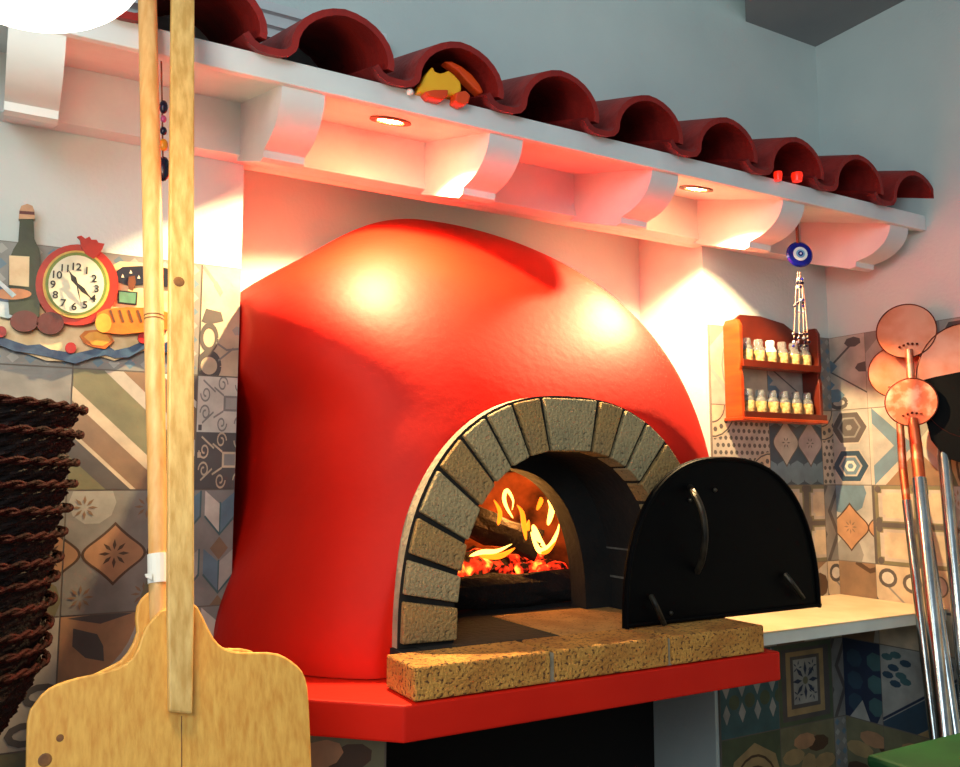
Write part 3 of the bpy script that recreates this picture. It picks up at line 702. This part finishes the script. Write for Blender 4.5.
# ------------------------------------------------------------------ spice rack
sr=thing('spice_rack','orange wooden two-shelf spice rack hung on the tiled wall','spice rack',(1.98,1.93,1.48))
YB,YF=D-.010,1.862;X0,X1=1.975,2.345
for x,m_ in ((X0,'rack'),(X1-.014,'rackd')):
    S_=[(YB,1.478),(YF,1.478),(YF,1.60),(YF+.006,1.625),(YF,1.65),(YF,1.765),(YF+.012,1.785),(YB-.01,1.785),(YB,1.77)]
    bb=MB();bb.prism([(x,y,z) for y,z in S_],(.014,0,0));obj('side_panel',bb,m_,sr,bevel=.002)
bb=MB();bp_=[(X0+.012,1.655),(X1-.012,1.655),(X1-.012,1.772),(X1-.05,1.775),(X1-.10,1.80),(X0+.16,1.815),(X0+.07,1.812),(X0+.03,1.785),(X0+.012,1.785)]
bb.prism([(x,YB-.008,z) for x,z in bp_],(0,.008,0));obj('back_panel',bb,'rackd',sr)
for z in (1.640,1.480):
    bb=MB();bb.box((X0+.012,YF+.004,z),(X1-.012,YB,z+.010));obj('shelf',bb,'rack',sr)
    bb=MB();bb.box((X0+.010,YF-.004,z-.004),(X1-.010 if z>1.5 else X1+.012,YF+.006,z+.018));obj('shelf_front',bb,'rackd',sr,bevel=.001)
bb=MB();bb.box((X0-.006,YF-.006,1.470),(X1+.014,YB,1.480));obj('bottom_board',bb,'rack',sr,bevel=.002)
# jars
def jar(x,z,label,white=False):
    y=1.892;t=thing('spice_jar',label,'jar',(x,y,z),'glass spice jars on the rack')
    bb=MB();bb.lathe([(0,0),(.0185,0),(.0195,.004),(.0195,.048),(.015,.056),(.0125,.060),(0,.060)],(x,y,z),(0,0,1),20);obj('jar_body',bb,'labelw' if white else 'glass',t,smooth=True)
    bb=MB();bb.lathe([(0,.002),(.0175,.002),(.0175,.040),(0,.040)],(x,y,z),(0,0,1),18);obj('contents',bb,'labelw' if white else 'spice',t,smooth=True)
    bb=MB();bb.lathe([(.0200,.010),(.0202,.011),(.0202,.042),(.0200,.043)],(x,y,z),(0,0,1),20);obj('jar_label',bb,'label',t,smooth=True)
    bb=MB();bb.lathe([(0,.060),(.013,.060),(.014,.064),(.014,.076),(.012,.080),(0,.081)],(x,y,z),(0,0,1),18);obj('lid',bb,'labelw' if white else 'glass',t,smooth=True)
    return t
ordn=['leftmost','second from left','third from left','third from right','second from right','rightmost']
j0=jar(X0+.060,1.6505,'spice jar with glass stopper, leftmost on the upper shelf')
for k in range(1,6):
    lab='spice jar with glass stopper, %s on the upper shelf'%ordn[k]
    if k==2: jar(X0+.060+.0535*k,1.6505,'white spice jar on the upper shelf, the only white one',True)
    else: dup(j0,Vector((X0+.060+.0535*k,1.892,1.6505)),lab)
for k in range(6): dup(j0,Vector((X0+.060+.0535*k,1.892,1.4905)),'spice jar with glass stopper, %s on the lower shelf'%ordn[k])
# ------------------------------------------------------------------ wall clock plaque
PY=D-.012
pl=thing('wall_clock_plaque','painted kitchen wall clock plaque with bottle, tomato clock and bread','wall clock',tuple(atY(76,350,PY)))
def pp(name,L,y0,th,m,parent,**k):
    bb=MB();bb.prism([atY(x,y,PY) +Vector((0,-y0,0)) for x,y in L],(0,-th,0));return obj(name,bb,m if isinstance(m,(str,list)) else m,parent,**k)
PM=lambda n,c,c2=None:mat(n,c,.45,c2 or tuple(int(v*.8) for v in c),30,bump=.1)
K=dict(cream=PM('painted_cream',(232,206,160),(214,180,130)),bluec=PM('painted_blue_hem',(30,54,92),(60,90,120)),bot=PM('painted_green_bottle',(44,56,24)),cap=PM('painted_cap',(206,160,120)),
 dred=PM('painted_dark_tomato',(92,18,10)),clk=PM('painted_clock_red',(196,40,14),(170,30,10)),yel=PM('painted_yellow',(226,180,80)),grn=PM('painted_green_ring',(120,140,50)),
 face=PM('clock_dial_paint',(226,222,196),(214,206,176)),blk=PM('painted_black',(24,16,14)),bread=PM('painted_bread',(214,120,24),(190,96,16)),breadc=PM('painted_crumb',(236,170,60),(226,150,44)),
 navy=PM('painted_navy',(16,22,44)),mint=PM('painted_mint',(96,150,120)),ball=PM('painted_cherry',(180,20,20)),bowl=PM('painted_bowl',(150,180,190),(210,220,220)),soup=PM('painted_soup',(214,140,90)),brn=PM('painted_brown',(110,60,30)))
for v_,n_ in ((K,0),): 
    for k_,m_ in K.items(): M['k_'+k_]=m_
pp('backboard',[(-28,328),(-20,300),(10,296),(40,300),(120,262),(150,264),(186,272),(188,300),(188,350),(170,354),(150,349),(128,356),(114,361),(98,356),(86,360),(75,362),(46,361),(27,354),(0,346),(-28,344)],0,.006,'k_cream',pl)
hem=[(-28,338),(0,337),(14,342),(27,346),(40,345),(50,350),(75,354),(92,350),(105,345),(114,351),(128,348),(144,341),(160,344),(188,338)]
pp('blue_hem',hem+[(x,y+9+2*math.sin(x*.2)) for x,y in hem[::-1]],.006,.005,'k_bluec',pl)
bo=pp('wine_bottle',[(8,301),(9,262),(13,252),(18,244),(19.5,222),(33,222),(34,242),(39,252),(40,262),(39,318),(28,322),(9,316)],.006,.016,'k_bot',pl)
pp('bottle_cap',[(18.5,222),(19,214),(21,209),(27,207),(32,209),(34,214),(34.5,222)],.006,.018,'k_cap',bo);pp('cap_band',[(19,217),(34,218),(34,215),(19,214)],.024,.001,'k_dred',bo)
pp('bottle_label',[(9,258),(29,259),(28.5,289),(9,287)],.022,.001,'k_cream',bo)
def ell(x,y,rx,ry,n=28,a0=0,a1=2*PI): return [(x+rx*math.cos(a0+(a1-a0)*i/n),y+ry*math.sin(a0+(a1-a0)*i/n)) for i in range(n)]
bw=pp('soup_bowl',[(-12,292),(34,296),(33,306),(26,315),(8,320),(-8,316)],.006,.014,'k_bowl',pl)
pp('bowl_rim',ell(12,296,23,8),.018,.004,'k_bluec',bw);pp('soup',ell(12,296,19,5.5),.022,.001,'k_soup',bw);pp('ladle',[(-4,284),(0,283),(16,297),(12,300)],.023,.003,'k_bowl',bw)
ck=pp('clock_body',ell(76,287,41,40,40),.006,.018,'k_clk',pl)
pp('clock_crown',[(80,250),(79,243),(76,240),(80,239),(84,242),(88,240),(90,243),(95,243),(97,246),(103,247),(101,252),(97,258),(92,262),(84,257)],.020,.010,'k_clk',ck)
pp('yellow_ring',ell(75,287,33,33.5,40),.024,.004,'k_yel',ck);pp('green_ring',ell(75,286.5,30.5,31,40),.028,.001,'k_grn',ck);pp('dial',ell(75,287,27.5,28.5,40),.029,.001,'k_face',ck)
# numerals as one relief
cc0=atY(75,287,PY-.030);ex=atY(102,291.5,PY-.03)-cc0;exl=abs(ex.x)
tmpm=MB()
dg=bpy.context.evaluated_depsgraph_get()
for hh in range(1,13):
    cu=bpy.data.curves.new('num','FONT');cu.body=str(hh);cu.size=.021;cu.align_x='CENTER';cu.align_y='CENTER';cu.extrude=.0004;cu.offset=.0004
    to=bpy.data.objects.new('num',cu);C.objects.link(to);bpy.context.view_layer.update();me=bpy.data.meshes.new_from_object(to.evaluated_get(bpy.context.evaluated_depsgraph_get()))
    a=PI/2-hh*PI/6;R_=.0405;cx_,cz_=cc0.x+R_*math.cos(a)*1.0,cc0.z+R_*1.02*math.sin(a)
    tmpm.add([(cx_+v.co.x,cc0.y-.001-v.co.z,cz_+v.co.y) for v in me.vertices],[tuple(p.vertices) for p in me.polygons])
    C.objects.unlink(to);bpy.data.objects.remove(to);bpy.data.meshes.remove(me);bpy.data.curves.remove(cu)
obj('numerals',tmpm,'k_blk',ck)
def hand(name,x,y,w,y0):
    a=Vector((75,287));d=Vector((x-75,y-287));n_=Vector((-d.y,d.x)).normalized()*w;d2=a-d*.12
    L=[(d2.x+n_.x*.5,d2.y+n_.y*.5),(a.x+d.x*.35+n_.x*1.4,a.y+d.y*.35+n_.y*1.4),(a.x+d.x*.6+n_.x*.5,a.y+d.y*.6+n_.y*.5),(x,y),(a.x+d.x*.6-n_.x*.5,a.y+d.y*.6-n_.y*.5),(a.x+d.x*.35-n_.x*1.4,a.y+d.y*.35-n_.y*1.4),(d2.x-n_.x*.5,d2.y-n_.y*.5)]
    pp(name,L,y0,.001,'k_blk',ck)
hand('hour_hand',67,273,2,.034);hand('minute_hand',93,305,1.6,.036);hand('second_hand',80,311,.5,.038)
pp('tomato',ell(24,323,14,10.5),.011,.014,'k_dred',pl);pp('tomato',ell(49.5,325,13.5,11),.011,.014,'k_dred',pl)
lf=pp('bread_loaf',[(94,322),(96,315),(105,311),(125,309),(150,310),(165,314),(172,322),(170,330),(150,333),(120,336),(100,334)],.011,.014,'k_bread',pl)
for k in range(5):
    x=108+k*9;pp('loaf_slash',[(x,312),(x+2,312),(x+6,324),(x+4,324)],.025,.001,'k_brn',lf)
pp('loaf_end',ell(102,325,8,9.5),.025,.002,'k_breadc',lf)
sl=pp('bread_slice',[(79,337),(84,332),(95,331),(108,334),(113,342),(104,350),(92,348),(83,344)],.011,.006,'k_bread',pl);pp('crumb',[(83,338),(88,334),(96,333),(106,336),(110,342),(102,347),(92,346)],.017,.001,'k_breadc',sl)
va=pp('curtain_valance',[(115,281),(116,272),(122,268),(140,267),(165,269),(186,275),(186,290),(170,288),(145,285),(130,287),(120,284)],.006,.005,'k_navy',pl)
for x,y in ((122,277),(130,273),(138,278),(145,273),(152,279),(160,274)): pp('white_motif',[(x-1.5,y+1.5),(x,y-2),(x+1.5,y+1.5)],.011,.0005,'k_face',va)
pp('curtain_tie',[(128,278),(134,277),(135,284),(132,292),(128,290),(127,284)],.011,.003,'k_brn',pl)
pi_=pp('small_picture',[(117,291),(137,293),(136,306),(117,304)],.006,.004,'k_blk',pl);pp('picture_face',[(118.5,292.5),(135.5,294),(134.5,304.5),(118.5,303)],.010,.001,'k_mint',pi_)
for x,y in ((1,333),(70,349),(142,339)): pp('cherry',ell(x,y,5.5,5.5,18),.011,.008,'k_ball',pl)
# ------------------------------------------------------------------ wicker baskets
def basket(xr,zr,label,r=.205,tilt=0,first=None):
    if first:
        o=dup(first,Vector((xr-r,1.52,zr)),label);o.rotation_euler=(tilt*.3,tilt,0);return o
    c=Vector((xr-r,1.52,zr));t=thing('wicker_basket',label,'basket',tuple(c),'dark wicker baskets in the nested stack')
    bb=MB();n_=72;prof=[];H=.095
    for i in range(21):
        u=i/20;rr=r-.012-.045*(1-u)**1.3;prof.append((rr,-H*(1-u)))
    vs=[]
    for i,(rr,h) in enumerate(prof):
        for j in range(n_):
            w=.0035*math.sin(i*PI/2+PI*(j%2))+.002*math.sin(i*1.6);a=2*PI*j/n_
            vs.append(c+Vector(((rr+w)*math.cos(a),(rr+w)*math.sin(a),h)))
    bb.add(vs,[(i*n_+j,i*n_+(j+1)%n_,(i+1)*n_+(j+1)%n_,(i+1)*n_+j) for i in range(20) for j in range(n_)]+[tuple(range(n_))[::-1]])
    obj('woven_body',bb,'wick',t)
    for ph in (0,PI/9):
        bb=MB();m_=108;P=[]
        for j in range(m_+1):
            a=2*PI*j/m_;q_=a*18+ph*9;P.append(c+Vector(((r-.004+.0035*math.cos(q_))*math.cos(a),(r-.004+.0035*math.cos(q_))*math.sin(a),.001+.0035*math.sin(q_))))
        bb.tube(P,.0035,6,cap=False);obj('braided_rim',bb,'wick2',t,smooth=True)
    return t
ed=[(50,659),(52,641),(54,622),(57,601),(60,580),(64,556),(68,532),(73,508),(78,484),(80,461),(84,437),(88,410)]
zs=[];bprev=None;names=['bottom','second from the bottom','third from the bottom','fourth from the bottom','fifth from the bottom','sixth from the bottom','sixth from the top','fifth from the top','fourth from the top','third from the top','second from the top','topmost']
for k,(x,y) in enumerate(ed):
    p=atY(x,y,1.5);lab='dark wicker basket, %s of the nested stack'%names[k]
    o=basket(p.x,p.z,lab,tilt=random.uniform(-.03,.02),first=bprev)
    if bprev is None: bprev=o
zb=atY(50,659,1.5).z-.095
st=thing('basket_stand','dark slatted stand with splayed legs under the basket stack','stand',(-.11,1.52,0))
bb=MB();bb.lathe([(0,zb-.012),(.14,zb-.012),(.145,zb-.006),(.14,zb-.001),(0,zb-.001)],(-.11,1.52,0),(0,0,1),32);obj('stand_top',bb,'wick',st)
for a in (.15,2.1,4.1,5.2):
    bb=MB();d=Vector((math.cos(a),math.sin(a),0));bb.tube([Vector((-.11,1.52,zb-.01))+d*.10,Vector((-.11,1.52,0))+d*.30],[.014,.016],8);obj('leg',bb,'wick',st,smooth=True)
# ------------------------------------------------------------------ wooden peels
n1=Vector((0,1,-.24)).normalized()   # both peels lean back against the tile mouths
def peel_pt(x,y,off=0): return at(x,y,(0,1.215+off,.90),n1)
BL=[(24,900),(25,790),(26,767),(26.5,740),(27,722),(30,710),(35,703),(41,695),(49,688),(57,684),(65,681),(77,677.5),(89,675),(103,672),(116,668),(126,663),(133,657),(138,648),(141,638),(146,627),(152,619),(160,611),(172,606),(184,603),(192,602),(198,607),(203,616),(208,627),(214,638),(219,644),(225,648.5),(234,651),(244,652),(256,652),(268,652),(278,653.5),(286,657),(292,661),(298,666),(302.5,671),(306,679),(308,687),(309,700),(310,720),(312,767),(314,900)]
pf=thing('pizza_peel','large pale wooden pizza peel with flat handle, front of the two','pizza peel',tuple(peel_pt(180,900)))
bb=MB();bb.prism([peel_pt(x,y) for x,y in BL],n1*.012);obj('blade',bb,'wood',pf,bevel=.003)
bb=MB();HP=[(167,712),(165.5,600),(166,480),(168,200),(170,0),(171,-70),(193,-70),(193,0),(192.5,200),(192,480),(192,600),(190,714)]
bb.prism([peel_pt(x,y)-n1*.016 for x,y in HP],n1*.0155);hd=obj('handle',bb,'wood2',pf,bevel=.003,label='flat straight wooden handle')
bb=MB();bb.prism([peel_pt(x,y)-n1*.0002 for x,y in ell(0,0,1,1,4)],n1*.0001) if False else None
bb=MB();kp=peel_pt(177,286)-n1*.0162;bb.lathe([(0,.0006),(.007,.0006),(.0085,0)],kp,-n1,14);obj('knot',bb,'knot',hd)
bb=MB();bb.prism([peel_pt(x,y)-n1*.0004 for x,y in ((181,716),(182,716),(182.5,900),(181.5,900))],n1*.0004);obj('board_joint',bb,'knot',pf)
bb=MB();bb.lathe([(0,.0006),(.004,.0006),(.0045,0)],peel_pt(60,738)-n1*.0001,-n1,12);bb.lathe([(0,.0006),(.006,.0006),(.008,0)],peel_pt(45,760)-n1*.0001,-n1,16);obj('knot',bb,'knot',pf)
pb_=thing('pizza_peel','wooden pizza peel with round pole handle, behind the flat-handled one','pizza peel',tuple(peel_pt(160,900,.035)))
BL2=[(60,900),(58,720),(66,690),(80,680),(100,671),(112,665),(121,660),(128,652),(133,643),(137,632),(135.5,618),(137,606),(141,599),(146,594),(154,588),(160,590),(170,592),(180,600),(192,618),(200,634),(210,643),(226,648),(240,648),(250,650),(262,656),(275,668),(280,700),(282,900)]
bb=MB();bb.prism([peel_pt(x,y,.035) for x,y in BL2],n1*.011);obj('blade',bb,'wood',pb_,bevel=.003)
L=[(160,640),(158,590),(157.5,540),(156.5,450),(155,380),(152,200),(149,80),(147.5,0),(146,-70)]
bb=MB();bb.tube([peel_pt(x,y,.018) for x,y in L],[.0125,.0125,.0128,.0135,.0145,.0155,.0158,.016,.016],16);ph_=obj('pole_handle',bb,'woodp',pb_,smooth=True,label='round wooden pole handle')
bb=MB();bb.tube([peel_pt(158,554,.018),peel_pt(158.5,583,.018)],[.0145,.0145],16);c0=peel_pt(155,579,.0);bb.prism([peel_pt(x,y,.0) for x,y in ((152,573),(152,580),(146,577),(145,574))],n1*.004);obj('paper_tape',bb,'white',ph_,label='white paper wrapped round the pole')
bb=MB();
for dy in (316,319.5): bb.tube([peel_pt(154,dy,.018)-n1*.0001,peel_pt(154,dy+1.2,.018)],[.0152,.0152],16)
obj('wire_band',bb,'knot',ph_,smooth=True)
# low prep counter they stand on, below the frame
zp=min(peel_pt(24,900).z,peel_pt(314,900).z);
pc=thing('prep_counter','low steel prep counter below the wooden peels','counter',(.2,1.0,0))
bb=MB();bb.box((-.25,.75,zp-.03),(.62,1.24,zp-.001));obj('counter_top',bb,'steel',pc)
for x in (-.22,.58):
    for y in (.79,1.2): bb=MB();bb.box((x-.015,y-.015,0),(x+.015,y+.015,zp-.03));obj('leg',bb,'steel',pc)
# ------------------------------------------------------------------ metal peels
def metal_peel(label,c,r,A,B,hr,mats=('metalc','metald','steelw','steel'),nrm=None,neck=.10,ryf=1.0,socket_frac=.07):
    c=Vector(c);A=Vector(A);B=Vector(B);t=thing('metal_pizza_peel',label,'metal peel',tuple(B))
    n_=Vector(nrm or (-.90,-.42,.08)).normalized();dn=(B-A).normalized();up=-(dn-n_*dn.dot(n_)).normalized()
    bb=MB();m_=40;side=n_.cross(up)
    for rad,h,mi in ((r,0,0),):
        P=[c+(side*math.cos(2*PI*i/m_)*r+up*math.sin(2*PI*i/m_)*r*ryf) for i in range(m_)]
        bb.prism(P,-n_*.002)
    obj('round_blade',bb,mats[0],t,bevel=.0004)
    bb=MB();bb.tube([c+(side*math.cos(2*PI*i/m_)*r+up*math.sin(2*PI*i/m_)*r*ryf)+n_*.001 for i in range(m_+1)],.0018,6,cap=False);obj('blade_edge',bb,mats[1],t,smooth=True)
    e=c-up*(r*ryf*.72)+n_*.008
    if ryf!=1.0: e=A-dn*.06+n_*.006
    bb=MB();bb.tube([e,e*.5+A*.5+n_*.004,A],[hr*.75,hr*.95,hr],12);bb.tube([A,A+(B-A)*socket_frac],[hr,hr],12,0);obj('socket',bb,mats[2],t,smooth=True)
    for i in range(5): bb=MB();bb.ball(e+side*(.012*(i-2))-up*(-.012)+up*(.006-.003*abs(i-2)),.004,0,8);obj('rivet',bb,mats[1],t,smooth=True)
    bb=MB();bb.tube([A+(B-A)*socket_frac,B],[hr*1.08,hr*1.08],14);obj('tube_handle',bb,mats[3],t,smooth=True)
    bb=MB();bb.ball(B,hr*1.3,0,12);obj('end_cap',bb,mats[1],t,smooth=True)
    return t
def foot(Ap,px,py,X):
    "extend the line from Ap through the point seen at (px,py) at depth X down to the floor"
    q_=atX(px,py,X);d=q_-Ap;return Ap+d*((.02-Ap.z)/d.z)
c1=atX(906,331,2.385);c2=atX(911,402,2.345);c3=atX(896,372,2.42);c4=atX(968,380,2.44)
A2=atX(916,445,2.33);metal_peel('small round metal turning peel, scratched and tinted for warm reflections, in front',c2,.071,A2,foot(A2,948,767,2.13),.017,mats=('steelw','metald','steelw','steel'))
A1=atX(918,470,2.36);metal_peel('round pinkish metal peel highest of the group',c1,.083,A1,foot(A1,960,767,2.19),.014)
A3=atX(903,470,2.40);metal_peel('round metal peel tinted for warm reflections, half hidden behind the small one',c3,.080,A3,foot(A3,938,767,2.22),.012)
A4=atX(943,446,2.41);metal_peel('largest metal peel at the right edge, orange above and dark below',c4,.135,A4,foot(A4,966,700,2.27),.016,mats=('metalc','metald','steel','steel'),ryf=1.25,socket_frac=.02)
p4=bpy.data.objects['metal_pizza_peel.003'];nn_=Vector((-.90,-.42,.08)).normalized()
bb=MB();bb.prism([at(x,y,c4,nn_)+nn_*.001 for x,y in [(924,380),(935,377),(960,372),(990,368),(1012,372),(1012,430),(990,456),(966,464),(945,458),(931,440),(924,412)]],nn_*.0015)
obj('dark_reflection',bb,'black',p4,label='dark reflection painted over the lower half of the blade')  # black sheet laid on the blade in place of a dark reflection
# green cloth corner at the lower right on a small crate
g=atY(905,760,1.36)
cr=thing('green_crate','green plastic crate top at the lower right corner below the worktop','crate',(g.x+.10,1.30,0))
gx0,gx1,gy0,gy1,gz=1.78,2.14,1.00,1.34,.665
bb=MB();bb.box((gx0,gy0,gz-.03),(gx1,gy1,gz));obj('rim',bb,'green',cr,bevel=.01)
bb=MB();bb.box((gx0+.02,gy0+.02,.0),(gx1-.02,gy1-.02,gz-.03));obj('crate_body',bb,'green',cr,bevel=.01)
# ------------------------------------------------------------------ pendant lamp
lc_=Vector((.0,1.08,1.934));pd=thing('pendant_lamp','glowing white opal glass pendant lamp at the top left','lamp',tuple(lc_))
bb=MB();R=.138
prof=[(R*math.sin(a),-.10*math.cos(a)) for a in [PI*i/20 for i in range(0,15)]]+[(.035,.09)]
bb.lathe(prof,lc_,(0,0,1),48);obj('opal_shade',bb,'opal',pd,smooth=True)
bb=MB();bb.lathe([(.037,.085),(.040,.10),(.03,.13),(0,.135)],lc_,(0,0,1),24);obj('lamp_cap',bb,'brass',pd,smooth=True)
bb=MB();bb.tube([lc_+Vector((0,0,.13)),(lc_.x,lc_.y,3.2)],.003,8);obj('lamp_cord',bb,'cord',pd)
# ------------------------------------------------------------------ lights
def light(name,kind,loc,e,col,size=.1,rot=None,parent=None,size_y=None):
    ld=bpy.data.lights.new(name,kind);ld.energy=e;ld.color=col
    if kind=='AREA':
        ld.size=size
        if size_y: ld.shape='RECTANGLE';ld.size_y=size_y
    else: ld.shadow_soft_size=size
    o=bpy.data.objects.new(name,ld);C.objects.link(o);o.location=loc
    if rot: o.rotation_euler=rot
    return o
light('fire_glow','POINT',(1.16,1.90,1.20),7,(1,.42,.09),.05)
light('pendant_glow','POINT',(lc_.x+.0,lc_.y-.02,1.79),12,(1,.80,.52),.10)
# added soft daylight fill behind and left of the viewer, no window is seen
wl=light('daylight_fill','AREA',(-1.2,-1.0,2.3),48,(.80,.94,1),1.6,None,None,1.2)
wl.rotation_euler=(Vector((2.4,1.7,2.7))-Vector((-1.2,-1.0,2.3))).to_track_quat('-Z','Y').to_euler()
w=bpy.data.worlds.new('world');bpy.context.scene.world=w;w.use_nodes=True
bg=w.node_tree.nodes['Background'];bg.inputs[0].default_value=(.74,.90,.97,1);bg.inputs[1].default_value=.30
# ------------------------------------------------------------------ camera
cam=bpy.data.cameras.new('camera');co=bpy.data.objects.new('camera',cam);C.objects.link(co)
cam.sensor_fit='HORIZONTAL';cam.sensor_width=36;cam.lens=36*FPX/960;co.location=(0,0,CAMZ)
co.rotation_euler=(PI/2+PH,0,-TH);cam.clip_start=.01;bpy.context.scene.camera=co
vs=bpy.context.scene.view_settings;vs.view_transform='Standard';vs.look='None';vs.exposure=0;vs.gamma=1;vs.use_curve_mapping=False
